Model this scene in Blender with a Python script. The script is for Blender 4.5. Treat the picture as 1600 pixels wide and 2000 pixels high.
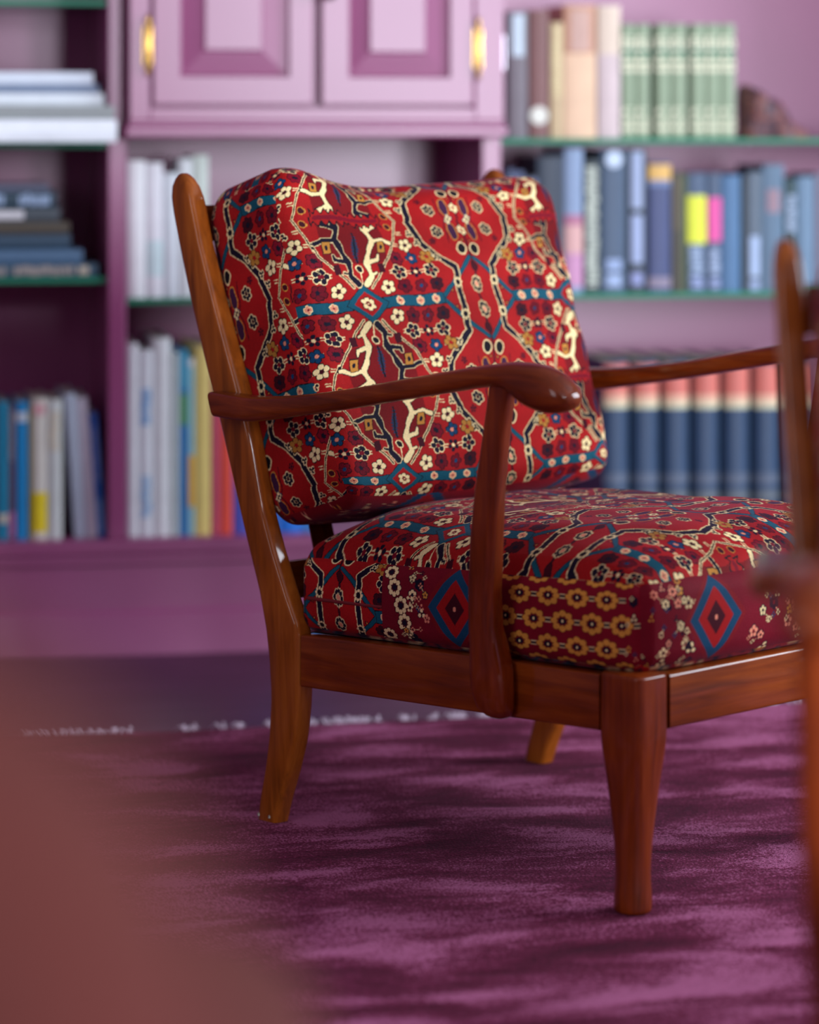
import bpy, bmesh, math, random
import numpy as np
from mathutils import Vector, Matrix

random.seed(7)
rng = np.random.default_rng(11)
scene = bpy.context.scene
COL = scene.collection
for o in list(bpy.data.objects):
    bpy.data.objects.remove(o)

# ---------------------------------------------------------------- camera
FPX, HORIZON, EYE = 5667.0, 255.0, 0.90        # 85 mm lens on a 24 x 30 mm portrait frame
cam_d = bpy.data.cameras.new('camera')
cam_d.sensor_fit = 'HORIZONTAL'
cam_d.sensor_width = 24.0
cam_d.lens = FPX / 1600.0 * 24.0
cam_d.shift_y = -(1000.0 - HORIZON) / 1600.0
cam_d.clip_start = 0.05
cam_d.dof.use_dof = True
cam_d.dof.focus_distance = 3.62
cam_d.dof.aperture_fstop = 1.75
cam_d.dof.aperture_blades = 0
cam = bpy.data.objects.new('camera', cam_d)
cam.location = (0, 0, EYE)
cam.rotation_euler = (math.radians(90), 0, 0)
COL.objects.link(cam)
scene.camera = cam

# ---------------------------------------------------------------- world, light, exposure
world = bpy.data.worlds.new('world')
scene.world = world
world.use_nodes = True
world.node_tree.nodes['Background'].inputs[0].default_value = (0.62, 0.74, 1.0, 1)
world.node_tree.nodes['Background'].inputs[1].default_value = 1.0
scene.view_settings.view_transform = 'Standard'
scene.view_settings.look = 'None'
scene.view_settings.exposure = 0.12
scene.view_settings.gamma = 1.0
scene.view_settings.use_curve_mapping = False

BA = math.radians(11.0)                         # the bookcase wall and the room are turned 11 degrees
BD = (math.cos(BA), math.sin(BA)); BE = (-math.sin(BA), math.cos(BA)); B0 = (0.0, 5.14)
FLOOR = -0.012

LIFT = 2e-4
def bw(s, t, z):
    """room coordinates: s along the bookcase, t into the wall, z up"""
    return Vector((B0[0] + s * BD[0] + t * BE[0], B0[1] + s * BD[1] + t * BE[1], z))

def window_light(name, s0, s1, z0, z1, t, power, color):
    d = bpy.data.lights.new(name, 'AREA')
    d.shape = 'RECTANGLE'; d.size = s1 - s0; d.size_y = z1 - z0
    d.energy = power; d.color = color
    o = bpy.data.objects.new(name, d)
    COL.objects.link(o)
    o.location = bw((s0 + s1) / 2, t, (z0 + z1) / 2)
    o.rotation_euler = (math.radians(90), 0, BA)                # shines along +t
    return o

ROOM_S0, ROOM_S1, ROOM_T0, ROOM_T1, CEIL = -2.4, 3.1, -7.2, 0.40, 2.9
WINS = [(0.50, 1.25), (1.50, 2.25)]
WZ0, WZ1 = 0.04, 2.15
for i, (a, b) in enumerate(WINS):
    window_light('window_daylight', a + .03, b - .03, WZ0 + .03, WZ1 - .03, ROOM_T0 + .02, 165, (0.86, 0.92, 1.0))
# added fill lamp in an unseen left-wall opening, for softer side light
d = bpy.data.lights.new('side_fill_light', 'AREA')
d.shape = 'RECTANGLE'; d.size = 1.3; d.size_y = 1.5; d.energy = 16; d.color = (0.9, 0.93, 1.0)
o = bpy.data.objects.new('side_fill_light', d); COL.objects.link(o)
o.location = bw(ROOM_S0 + .02, -3.6, 1.55)
o.rotation_euler = (math.radians(90), 0, BA - math.pi / 2)

# a window in the right wall
d = bpy.data.lights.new('right_window_daylight', 'AREA')
d.shape = 'RECTANGLE'; d.size = 1.44; d.size_y = 1.44; d.energy = 112; d.color = (0.82, 0.9, 1.0)
o = bpy.data.objects.new('right_window_daylight', d); COL.objects.link(o)
o.location = bw(ROOM_S1 - .02, -1.9, 1.6)
o.rotation_euler = (math.radians(90), 0, BA + math.pi / 2)

# ---------------------------------------------------------------- helpers
def lin(c):
    out = []
    for v in c[:3]:
        v = v / 255.0
        out.append(v / 12.92 if v <= 0.04045 else ((v + 0.055) / 1.055) ** 2.4)
    return tuple(out)

def new_mat(name):
    m = bpy.data.materials.new(name); m.use_nodes = True
    nt = m.node_tree
    return m, nt, nt.nodes['Principled BSDF']

def N(nt, kind, **kw):
    n = nt.nodes.new(kind)
    for k, v in kw.items():
        if k.startswith('_'):
            setattr(n, k[1:], v)
        else:
            n.inputs[k.replace('__', ' ')].default_value = v
    return n

def ramp(nt, stops):
    r = nt.nodes.new('ShaderNodeValToRGB')
    els = r.color_ramp.elements
    while len(els) < len(stops): els.new(0.5)
    for e, (p, c) in zip(els, stops):
        e.position = p; e.color = (*c, 1)
    return r

_plain = {}
def plain(col, rough=0.6, metal=0.0, coat=0.0, vary=0.06):
    key = (tuple(col), rough, metal, coat)
    if key in _plain: return _plain[key]
    m, nt, b = new_mat('paint_%02x%02x%02x' % tuple(int(v) for v in col))
    tc = N(nt, 'ShaderNodeTexCoord')
    nz = N(nt, 'ShaderNodeTexNoise', Scale=24.0, Detail=3.0)
    nt.links.new(tc.outputs['Object'], nz.inputs['Vector'])
    c = lin(col)
    r = ramp(nt, [(0.3, tuple(v * (1 - vary) for v in c)), (0.7, tuple(min(1, v * (1 + vary)) for v in c))])
    nt.links.new(nz.outputs['Fac'], r.inputs['Fac'])
    nt.links.new(r.outputs['Color'], b.inputs['Base Color'])
    b.inputs['Roughness'].default_value = rough
    b.inputs['Metallic'].default_value = metal
    b.inputs['Coat Weight'].default_value = coat
    _plain[key] = m
    return m

def mesh_obj(name, verts, faces, mat, parent=None, smooth=False, sharp=None, loc=None):
    me = bpy.data.meshes.new(name)
    me.from_pydata([tuple(v) for v in verts], [], faces)
    me.update()
    bm = bmesh.new(); bm.from_mesh(me)
    bmesh.ops.recalc_face_normals(bm, faces=bm.faces)
    bm.to_mesh(me); bm.free()
    if smooth:
        me.polygons.foreach_set('use_smooth', [True] * len(me.polygons))
        if sharp: me.set_sharp_from_angle(angle=math.radians(sharp))
    if mat: me.materials.append(mat)
    o = bpy.data.objects.new(name, me)
    COL.objects.link(o)
    if parent: o.parent = parent
    if loc is not None: o.location = loc
    return o

def empty(name, loc=(0, 0, 0), rz=0.0, parent=None):
    o = bpy.data.objects.new(name, None)
    o.empty_display_size = 0.1
    COL.objects.link(o)
    o.location = loc; o.rotation_euler = (0, 0, rz)
    if parent: o.parent = parent
    return o

def tag(o, label=None, cat=None, group=None, kind=None):
    if label: o['label'] = label
    if cat: o['category'] = cat
    if group: o['group'] = group
    if kind: o['kind'] = kind
    return o

class MB:
    """collects vertices and faces of one mesh"""
    def __init__(s): s.v = []; s.f = []
    def add(s, v, f):
        n = len(s.v); s.v += [tuple(p) for p in v]; s.f += [tuple(i + n for i in q) for q in f]
    def box(s, x0, x1, y0, y1, z0, z1, b=0.0):
        if b <= 0:
            v = [(x, y, z) for z in (z0, z1) for y in (y0, y1) for x in (x0, x1)]
            s.add(v, [(0, 2, 3, 1), (4, 5, 7, 6), (0, 1, 5, 4), (2, 6, 7, 3), (0, 4, 6, 2), (1, 3, 7, 5)])
            return
        bm = bmesh.new()
        bmesh.ops.create_cube(bm, size=1)
        for q in bm.verts:
            q.co = Vector(((x0 + x1) / 2 + q.co.x * (x1 - x0), (y0 + y1) / 2 + q.co.y * (y1 - y0), (z0 + z1) / 2 + q.co.z * (z1 - z0)))
        bmesh.ops.bevel(bm, geom=list(bm.edges), offset=b, segments=2, affect='EDGES', profile=0.5)
        bm.verts.index_update()
        s.add([q.co for q in bm.verts], [tuple(q.index for q in f.verts) for f in bm.faces])
        bm.free()
    def loft(s, rings, caps=True, closed=True):
        n = len(rings[0]); v = [p for r in rings for p in r]; f = []
        for i in range(len(rings) - 1):
            for j in range(n if closed else n - 1):
                k = (j + 1) % n
                f.append((i * n + j, i * n + k, (i + 1) * n + k, (i + 1) * n + j))
        if caps:
            f.append(tuple(range(n))[::-1]); f.append(tuple((len(rings) - 1) * n + j for j in range(n)))
        s.add(v, f)
    def tube(s, pts, r, n=8):
        rings = []
        pts = [Vector(p) for p in pts]
        for i, p in enumerate(pts):
            t = (pts[min(i + 1, len(pts) - 1)] - pts[max(i - 1, 0)]).normalized()
            up = Vector((0, 0, 1)) if abs(t.z) < .9 else Vector((1, 0, 0))
            a = t.cross(up).normalized(); b = t.cross(a)
            rr = r[i] if isinstance(r, (list, tuple)) else r
            rings.append([p + (a * math.cos(q * 2 * math.pi / n) + b * math.sin(q * 2 * math.pi / n)) * rr for q in range(n)])
        s.loft(rings)
    def lathe(s, prof, c=(0, 0, 0), n=16):
        s.loft([[(c[0] + r * math.cos(a * 2 * math.pi / n), c[1] + r * math.sin(a * 2 * math.pi / n), c[2] + z) for a in range(n)] for r, z in prof])
    def build(s, name, mat, parent=None, smooth=False, sharp=35):
        return mesh_obj(name, s.v, s.f, mat, parent, smooth, sharp)

def box(name, x0, x1, y0, y1, z0, z1, mat, parent=None, b=0.0):
    m = MB(); m.box(x0, x1, y0, y1, z0, z1, b)
    return m.build(name, mat, parent)

def rrect(cx, cy, hx, hy, r, n=5):
    """rounded rectangle, list of (x, y)"""
    r = min(r, hx * .999, hy * .999); out = []
    for qx, qy, a0 in ((1, 1, 0), (-1, 1, 90), (-1, -1, 180), (1, -1, 270)):
        for i in range(n + 1):
            a = math.radians(a0 + 90 * i / n)
            out.append((cx + qx * (hx - r) + r * math.cos(a), cy + qy * (hy - r) + r * math.sin(a)))
    return out

def interp(tab, x):
    xs = [r[0] for r in tab]
    return [float(np.interp(x, xs, [r[k] for r in tab])) for k in range(1, len(tab[0]))]

def smooth_tab(tab, n):
    """Catmull-Rom resampling of a table of rows"""
    P = [np.array(r, float) for r in tab]
    P = [2 * P[0] - P[1]] + P + [2 * P[-1] - P[-2]]
    out = []
    for i in range(1, len(P) - 2):
        for k in range(n):
            t = k / n
            out.append(0.5 * ((2 * P[i]) + (-P[i - 1] + P[i + 1]) * t + (2 * P[i - 1] - 5 * P[i] + 4 * P[i + 1] - P[i + 2]) * t * t + (-P[i - 1] + 3 * P[i] - 3 * P[i + 1] + P[i + 2]) * t ** 3))
    out.append(P[-2])
    return out

# ---------------------------------------------------------------- materials
def wood(name, dark, mid, light, axis, rough=0.5, coat=0.65, scale=1.0):
    m, nt, b = new_mat(name)
    tc = N(nt, 'ShaderNodeTexCoord')
    mp = N(nt, 'ShaderNodeMapping')
    sc = [70.0 * scale] * 3; sc[axis] = 5.0 * scale
    mp.inputs['Scale'].default_value = sc
    nt.links.new(tc.outputs['Object'], mp.inputs['Vector'])
    n1 = N(nt, 'ShaderNodeTexNoise', Scale=1.0, Detail=6.0, Roughness=0.62, Distortion=0.6)
    nt.links.new(mp.outputs['Vector'], n1.inputs['Vector'])
    n2 = N(nt, 'ShaderNodeTexNoise', Scale=5.5, Detail=2.0, Distortion=0.8)
    nt.links.new(tc.outputs['Object'], n2.inputs['Vector'])
    mx = N(nt, 'ShaderNodeMath', _operation='MULTIPLY_ADD'); mx.inputs[1].default_value = 0.62
    ad = N(nt, 'ShaderNodeMath', _operation='MULTIPLY'); ad.inputs[1].default_value = 0.42
    nt.links.new(n2.outputs['Fac'], ad.inputs[0])
    nt.links.new(n1.outputs['Fac'], mx.inputs[0]); nt.links.new(ad.outputs[0], mx.inputs[2])
    r = ramp(nt, [(0.30, lin(dark)), (0.52, lin(mid)), (0.75, lin(light))])
    nt.links.new(mx.outputs[0], r.inputs['Fac'])
    nt.links.new(r.outputs['Color'], b.inputs['Base Color'])
    b.inputs['Roughness'].default_value = rough
    b.inputs['Coat Weight'].default_value = coat
    b.inputs['Coat Roughness'].default_value = 0.09
    b.inputs['Specular IOR Level'].default_value = 0.08
    bp = N(nt, 'ShaderNodeBump', Strength=0.04, Distance=0.001)
    nt.links.new(n1.outputs['Fac'], bp.inputs['Height'])
    nt.links.new(bp.outputs['Normal'], b.inputs['Normal'])
    return m

WOOD_POST = wood('walnut_post', (86, 40, 8), (146, 74, 18), (178, 100, 34), 2)
WOOD_RED_Z = wood('walnut_upright', (62, 18, 3), (114, 42, 6), (146, 64, 14), 2)
WOOD_RED_X = wood('walnut_side', (62, 20, 3), (116, 46, 7), (150, 70, 16), 0)
WOOD_RED_Y = wood('walnut_front', (66, 23, 3), (118, 50, 8), (152, 74, 18), 1)

def lacquer(name, col, rough=0.34):
    m, nt, b = new_mat(name)
    tc = N(nt, 'ShaderNodeTexCoord')
    nz = N(nt, 'ShaderNodeTexNoise', Scale=3.0, Detail=4.0)
    nt.links.new(tc.outputs['Object'], nz.inputs['Vector'])
    c = lin(col)
    r = ramp(nt, [(0.3, tuple(v * .93 for v in c)), (0.7, tuple(v * 1.06 for v in c))])
    nt.links.new(nz.outputs['Fac'], r.inputs['Fac'])
    nt.links.new(r.outputs['Color'], b.inputs['Base Color'])
    b.inputs['Roughness'].default_value = rough
    n2 = N(nt, 'ShaderNodeTexNoise', Scale=160.0, Detail=2.0)
    nt.links.new(tc.outputs['Object'], n2.inputs['Vector'])
    bp = N(nt, 'ShaderNodeBump', Strength=0.06, Distance=0.001)
    nt.links.new(n2.outputs['Fac'], bp.inputs['Height'])
    nt.links.new(bp.outputs['Normal'], b.inputs['Normal'])
    return m
PLUM = lacquer('plum_satin_paint', (150, 72, 118), 0.33)
PLUM.node_tree.nodes['Principled BSDF'].inputs['Specular IOR Level'].default_value = 0.68

def glass_mat():
    m = bpy.data.materials.new('shelf_glass'); m.use_nodes = True
    nt = m.node_tree; nt.nodes.clear()
    out = N(nt, 'ShaderNodeOutputMaterial')
    tr = N(nt, 'ShaderNodeBsdfTransparent'); tr.inputs[0].default_value = (0.72, 0.9, 0.82, 1)
    gl = N(nt, 'ShaderNodeBsdfGlossy'); gl.inputs['Roughness'].default_value = 0.03
    fr = N(nt, 'ShaderNodeFresnel', IOR=1.5)
    mx = N(nt, 'ShaderNodeMixShader')
    nt.links.new(fr.outputs[0], mx.inputs[0]); nt.links.new(tr.outputs[0], mx.inputs[1]); nt.links.new(gl.outputs[0], mx.inputs[2])
    nt.links.new(mx.outputs[0], out.inputs[0])
    return m
GLASS = glass_mat()
GLASS_EDGE = plain((0, 124, 92), 0.55)
BRASS = plain((214, 172, 92), 0.22, 1.0)
PALE_STRIP = plain((225, 220, 235), 0.25, 0.6)
PAGES = plain((226, 218, 200), 0.9, vary=.1)

def floor_mat():
    m, nt, b = new_mat('floorboards_purple_reflection')
    tc = N(nt, 'ShaderNodeTexCoord')
    mp = N(nt, 'ShaderNodeMapping'); mp.inputs['Scale'].default_value = (2, 26, 1)
    nt.links.new(tc.outputs['Object'], mp.inputs['Vector'])
    nz = N(nt, 'ShaderNodeTexNoise', Scale=1.2, Detail=6.0)
    nt.links.new(mp.outputs['Vector'], nz.inputs['Vector'])
    r = ramp(nt, [(0.3, lin((58, 34, 52))), (0.7, lin((84, 52, 78)))])  # dark wood; its purple reflection is put into the base colour
    nt.links.new(nz.outputs['Fac'], r.inputs['Fac'])
    nt.links.new(r.outputs['Color'], b.inputs['Base Color'])
    b.inputs['Roughness'].default_value = 0.38
    return m

def wall_mat(name, col):
    return lacquer(name, col, 0.8)

def rug_mat():
    m, nt, b = new_mat('plum_silk_pile')
    tc = N(nt, 'ShaderNodeTexCoord')
    mp = N(nt, 'ShaderNodeMapping'); mp.inputs['Scale'].default_value = (2.1, 5.0, 1.0)
    nt.links.new(tc.outputs['Object'], mp.inputs['Vector'])
    n1 = N(nt, 'ShaderNodeTexNoise', Scale=1.9, Detail=5.0, Roughness=0.55, Distortion=0.5)
    nt.links.new(mp.outputs['Vector'], n1.inputs['Vector'])
    n2 = N(nt, 'ShaderNodeTexNoise', Scale=300.0, Detail=2.0, Roughness=0.7)
    nt.links.new(tc.outputs['Object'], n2.inputs['Vector'])
    n3 = N(nt, 'ShaderNodeTexNoise', Scale=34.0, Detail=4.0, Roughness=0.6)
    nt.links.new(mp.outputs['Vector'], n3.inputs['Vector'])
    a = N(nt, 'ShaderNodeMath', _operation='MULTIPLY_ADD'); a.inputs[1].default_value = 0.64
    nt.links.new(n2.outputs['Fac'], a.inputs[0]); nt.links.new(n1.outputs['Fac'], a.inputs[2])
    a2 = N(nt, 'ShaderNodeMath', _operation='MULTIPLY_ADD'); a2.inputs[1].default_value = 0.16
    nt.links.new(n3.outputs['Fac'], a2.inputs[0]); nt.links.new(a.outputs[0], a2.inputs[2])
    r = ramp(nt, [(0.56, lin((40, 3, 18))), (0.79, lin((82, 15, 42))), (0.94, lin((120, 40, 74))), (1.0, lin((178, 100, 140)))])  # noise tones put pile-direction shading and sheen patches into the colour
    nt.links.new(a2.outputs[0], r.inputs['Fac'])
    nt.links.new(r.outputs['Color'], b.inputs['Base Color'])
    b.inputs['Roughness'].default_value = 0.8
    b.inputs['Specular IOR Level'].default_value = 0.08
    b.inputs['Sheen Weight'].default_value = 0.05
    b.inputs['Sheen Roughness'].default_value = 0.4
    b.inputs['Sheen Tint'].default_value = (0.85, 0.6, 0.8, 1)
    bp = N(nt, 'ShaderNodeBump', Strength=0.7, Distance=0.003)
    nt.links.new(n2.outputs['Fac'], bp.inputs['Height'])
    bp2 = N(nt, 'ShaderNodeBump', Strength=0.5, Distance=0.02)
    nt.links.new(n1.outputs['Fac'], bp2.inputs['Height']); nt.links.new(bp2.outputs['Normal'], bp.inputs['Normal'])
    nt.links.new(bp.outputs['Normal'], b.inputs['Normal'])
    return m

def velvet_print():
    """woven colour comes from the per-vertex dye; nodes add pile grain and sheen"""
    m, nt, b = new_mat('printed_velvet')
    at = N(nt, 'ShaderNodeAttribute'); at.attribute_name = 'dye'
    tc = N(nt, 'ShaderNodeTexCoord')
    n2 = N(nt, 'ShaderNodeTexNoise', Scale=700.0, Detail=2.0)
    nt.links.new(tc.outputs['Object'], n2.inputs['Vector'])
    n1 = N(nt, 'ShaderNodeTexNoise', Scale=16.0, Detail=3.0)
    nt.links.new(tc.outputs['Object'], n1.inputs['Vector'])
    s = N(nt, 'ShaderNodeMath', _operation='ADD')
    nt.links.new(n1.outputs['Fac'], s.inputs[0]); nt.links.new(n2.outputs['Fac'], s.inputs[1])
    mr = N(nt, 'ShaderNodeMapRange'); mr.inputs['From Min'].default_value = 0.6; mr.inputs['From Max'].default_value = 1.4
    mr.inputs['To Min'].default_value = 0.72; mr.inputs['To Max'].default_value = 1.22
    nt.links.new(s.outputs[0], mr.inputs['Value'])
    mul = N(nt, 'ShaderNodeVectorMath', _operation='SCALE')
    nt.links.new(at.outputs['Color'], mul.inputs[0]); nt.links.new(mr.outputs['Result'], mul.inputs['Scale'])
    nt.links.new(mul.outputs['Vector'], b.inputs['Base Color'])
    b.inputs['Roughness'].default_value = 0.7
    b.inputs['Specular IOR Level'].default_value = 0.1
    b.inputs['Sheen Weight'].default_value = 0.09
    b.inputs['Sheen Roughness'].default_value = 0.35
    b.inputs['Sheen Tint'].default_value = (0.75, 0.55, 0.85, 1)
    bp = N(nt, 'ShaderNodeBump', Strength=0.35, Distance=0.0015)
    nt.links.new(n2.outputs['Fac'], bp.inputs['Height'])
    nt.links.new(bp.outputs['Normal'], b.inputs['Normal'])
    return m
VELVET = velvet_print()

# ---------------------------------------------------------------- room shell
def struct(name, mb, mat):
    o = mb.build(name, mat); o.rotation_euler = (0, 0, BA); o.location = (B0[0], B0[1], 0)
    tag(o, kind='structure'); return o
WALLP = wall_mat('plum_wall', (116, 74, 100))
CEILP = wall_mat('white_ceiling', (170, 164, 168))
m = MB(); m.box(ROOM_S0, ROOM_S1, ROOM_T0, ROOM_T1, FLOOR - .05, FLOOR); struct('floor', m, floor_mat())
m = MB(); m.box(ROOM_S0, ROOM_S1, ROOM_T0, ROOM_T1, CEIL, CEIL + .05); struct('ceiling', m, CEILP)
m = MB(); m.box(ROOM_S0, ROOM_S1, ROOM_T1, ROOM_T1 + .08, FLOOR, CEIL); struct('wall_back', m, PLUM)
m = MB()
m.box(ROOM_S1, ROOM_S1 + .1, ROOM_T0, -2.65, FLOOR, CEIL); m.box(ROOM_S1, ROOM_S1 + .1, -1.15, ROOM_T1, FLOOR, CEIL)
m.box(ROOM_S1, ROOM_S1 + .1, -2.65, -1.15, FLOOR, .85); m.box(ROOM_S1, ROOM_S1 + .1, -2.65, -1.15, 2.35, CEIL)
struct('wall_right', m, WALLP)
m = MB()
m.box(ROOM_S0 - .1, ROOM_S0, ROOM_T0, -4.25, FLOOR, CEIL); m.box(ROOM_S0 - .1, ROOM_S0, -2.95, ROOM_T1, FLOOR, CEIL)
m.box(ROOM_S0 - .1, ROOM_S0, -4.25, -2.95, FLOOR, .8); m.box(ROOM_S0 - .1, ROOM_S0, -4.25, -2.95, 2.3, CEIL)
struct('wall_left', m, WALLP)
m = MB()
xs = [ROOM_S0, WINS[0][0], WINS[0][1], WINS[1][0], WINS[1][1], ROOM_S1]
for i in range(5):
    if i % 2 == 0: m.box(xs[i], xs[i + 1], ROOM_T0 - .1, ROOM_T0, FLOOR, CEIL)
    else:
        m.box(xs[i], xs[i + 1], ROOM_T0 - .1, ROOM_T0, FLOOR, WZ0); m.box(xs[i], xs[i + 1], ROOM_T0 - .1, ROOM_T0, WZ1, CEIL)
struct('wall_front', m, WALLP)
WHITEP = plain((235, 234, 236), 0.4)
for i, (a, b_) in enumerate(WINS):
    m = MB()
    m.box(a, a + .05, ROOM_T0 - .08, ROOM_T0 - .02, WZ0, WZ1); m.box(b_ - .05, b_, ROOM_T0 - .08, ROOM_T0 - .02, WZ0, WZ1)
    m.box(a + .05, b_ - .05, ROOM_T0 - .08, ROOM_T0 - .02, WZ0, WZ0 + .06); m.box(a + .05, b_ - .05, ROOM_T0 - .08, ROOM_T0 - .02, WZ1 - .06, WZ1)
    struct('window_%d' % (i + 1), m, WHITEP)

for k, (w_, ta, tb, za, zb_) in enumerate(((ROOM_S0 - .08, -4.25, -2.95, .8, 2.3), (ROOM_S1 + .02, -2.65, -1.15, .85, 2.35))):  # unseen frames; the left one surrounds the added fill lamp
    m = MB()
    m.box(w_, w_ + .06, ta, ta + .05, za, zb_); m.box(w_, w_ + .06, tb - .05, tb, za, zb_)
    m.box(w_, w_ + .06, ta + .05, tb - .05, za, za + .06); m.box(w_, w_ + .06, ta + .05, tb - .05, zb_ - .06, zb_)
    struct('window_%d' % (k + 3), m, WHITEP)

# ================================================================ BOOKCASE
def ray_Y(px, t):
    k = (px - 800.0) / FPX
    return (t + B0[0] * BE[0] + B0[1] * BE[1]) / (k * BE[0] + BE[1])
def S(px, t):
    Y = ray_Y(px, t); X = (px - 800.0) / FPX * Y
    return (X - B0[0]) * BD[0] + (Y - B0[1]) * BD[1]
def Z(py, px, t):
    return EYE - (py - HORIZON) * ray_Y(px, t) / FPX

case = empty('bookcase', (B0[0], B0[1], FLOOR), BA)
tag(case, 'built-in plum painted bookcase with open bays along the back wall', 'bookcase')
G0 = -FLOOR                                       # case-local height of world zero
TS, TB = 0.02, 0.36                               # stile face and back panel depth
SHELF_Z = 0.187
TOPZ = 2.35
sL0, sL1 = S(211, TS), S(247, TS)
sR0, sR1 = S(941, TS), S(979, TS)
sE0, sE1 = sL0 - 0.62, sR1 + 0.86
def cbox(name, s0, s1, t0, t1, z0, z1, b=.002, parent=case, mat=PLUM):
    return box(name, s0, s1, t0, t1, z0 + G0, z1 + G0, mat, parent, b)
cbox('back_panel', sE0, sE1, TB, TB + .018, FLOOR, TOPZ, 0)
for (a, b_) in ((sL0, sL1), (sR0, sR1), (sE0 - .036, sE0), (sE1, sE1 + .036)):
    cbox('upright_panel', a, b_, TS, TB, SHELF_Z, TOPZ, .003)
cbox('top_panel', sE0 - .036, sE1 + .036, TS - .02, TB + .018, TOPZ, TOPZ + .04, .004)
cbox('bottom_board', sE0 - .036, sE1 + .036, TS - .012, TB, SHELF_Z - .026, SHELF_Z, .004)
cbox('frieze_board', sE0 - .036, sE1 + .036, TS - .002, TS + .02, .062, SHELF_Z - .026, .001)
cbox('frieze_bead', sE0 - .036, sE1 + .036, TS - .008, TS + .01, SHELF_Z - .044, SHELF_Z - .026, .003)
m = MB()                                          # plinth with a chamfered top
m.loft([[(s_, -.006, 0.0), (s_, .010, .058 + G0), (s_, .016, .064 + G0), (s_, .03, .064 + G0), (s_, .03, 0.0)] for s_ in (sE0 - .036, sE1 + .036)])
m.build('plinth', PLUM, case)

def glass_shelf(s0, s1, ztop, label):
    r = empty('glass_shelf', bw(s0, 0, ztop - .010), BA)
    L = s1 - s0
    box('pane', .001, L - .001, .034, TB - .002, 0, .010, GLASS, r)
    box('glass_edge', .001, L - .001, .030, .034, 0, .010, GLASS_EDGE, r, .001)
    tag(r, label, 'shelf', 'green edged glass shelves')
    return r
ZLA, ZLB, ZLT = .880, .644, 1.128
ZMA, ZRA, ZRB = .606, .886, .606
glass_shelf(sE0, sL0, ZLT, 'topmost glass shelf with green edge at the upper left corner')
glass_shelf(sE0, sL0, ZLA, 'glass shelf under the stack of white books, left bay')
glass_shelf(sE0, sL0, ZLB, 'green edged glass shelf under the stack of dark books, left bay')
glass_shelf(sL1, sR0, ZMA, 'glass shelf carrying upright white books behind the armchair post')
glass_shelf(sR1, sE1, ZRA, 'green edged glass shelf under the sage green book set')
glass_shelf(sR1, sE1, ZRB, 'green edged glass shelf under the row of dark books')

# ---------------------------------------------------------------- cupboard between the bays
TC = -0.035
c0, c1 = S(253, TC), S(985, TC)
zc0 = Z(269, 600, TC)
ZCT = 1.86
cup = empty('wall_cupboard', bw(0, 0, zc0), BA)
tag(cup, 'plum two-door cupboard with raised panels and brass hinges', 'cupboard')
def ubox(name, s0, s1, t0, t1, z0, z1, b=.002, mat=PLUM, parent=cup):
    return box(name, s0, s1, t0, t1, z0 - zc0, z1 - zc0, mat, parent, b)
dz0 = Z(206, 600, TC)
dl0, dl1 = S(298, TC), S(614, TC)
dr0, dr1 = S(627, TC), S(926, TC)
ubox('carcass', c0 + .004, c1 - .004, TC + .025, TS - .001, zc0 + .01, ZCT)
ubox('frame_stile', c0, dl0 - .004, TC, TC + .025, zc0 + .03, ZCT)
ubox('frame_stile', dr1 + .002, c1, TC, TC + .025, zc0 + .03, ZCT)
ubox('frame_rail', dl0 - .004, dr1 + .002, TC, TC + .025, zc0 + .03, dz0 - .004)
ubox('frame_rail', dl0 - .004, dr1 + .002, TC, TC + .025, ZCT - .06, ZCT)
ubox('bottom_moulding', c0 - .009, c1 + .004, TC - .014, TS - .001, zc0, zc0 + .021, .005)
ubox('moulding_cove', c0 - .002, c1 + .001, TC - .005, TC + .02, zc0 + .021, zc0 + .03, .002)

def door(s0, s1, z0, z1, rin, rz, fin, fz):
    """frame face, sunk recess edge, sloped bevel and raised field as nested rings"""
    t = TC - .002
    def ring(a, b_, c, d_, dep): return [(a, dep, c), (b_, dep, c), (b_, dep, d_), (a, dep, d_)]
    R = [ring(s0, s1, z0, z1, t + .022), ring(s0, s1, z0, z1, t + .003), ring(s0 + .003, s1 - .003, z0 + .003, z1 - .003, t),
         ring(rin[0], rin[1], rz, z1 - (rz - z0), t), ring(rin[0] + .004, rin[1] - .004, rz + .004, z1 - (rz - z0) - .004, t + .011),
         ring(fin[0] - .003, fin[1] + .003, fz - .003, z1 - (fz - z0) + .003, t + .005), ring(fin[0], fin[1], fz, z1 - (fz - z0), t + .0005)]
    m = MB(); m.loft([[(x, y, z - zc0) for x, y, z in r] for r in R])
    return m.build('door', PLUM, cup)
zt = ZCT - .065
door1 = door(dl0, dl1, dz0, zt, (S(352, TC), S(566, TC)), Z(150, 460, TC), (S(402, TC), S(511, TC)), Z(97, 460, TC))
door2 = door(dr0, dr1, dz0, zt, (S(681, TC), S(880, TC)), Z(152, 780, TC), (S(724, TC), S(830, TC)), Z(101, 780, TC))
def hinge(px, y0, y1, par, r=.0052):
    s_ = S(px, TC - .008); z0, z1 = Z(y1, px, TC), Z(y0, px, TC); L = z1 - z0
    m = MB()
    prof = [(.0005, 0), (.003, .05), (.0035, .12), (.6 * r, .16), (r, .19), (r, .49), (r * .8, .5), (r, .51), (r, .81), (.6 * r, .84), (.0035, .88), (.003, .95), (.0005, 1)]
    m.lathe([(a, b_ * L) for a, b_ in prof], (s_, TC - .008, z0 - zc0), 14)
    m.box(s_ - .007, s_ + .007, TC - .004, TC + .0002, z0 + .2 * L - zc0, z0 + .8 * L - zc0)
    m.build('hinge', BRASS, par, True, 40)
hinge(289, 28, 150, door1); hinge(935, 32, 158, door2)
hinge(289, -640, -520, door1); hinge(935, -640, -520, door2)
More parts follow.
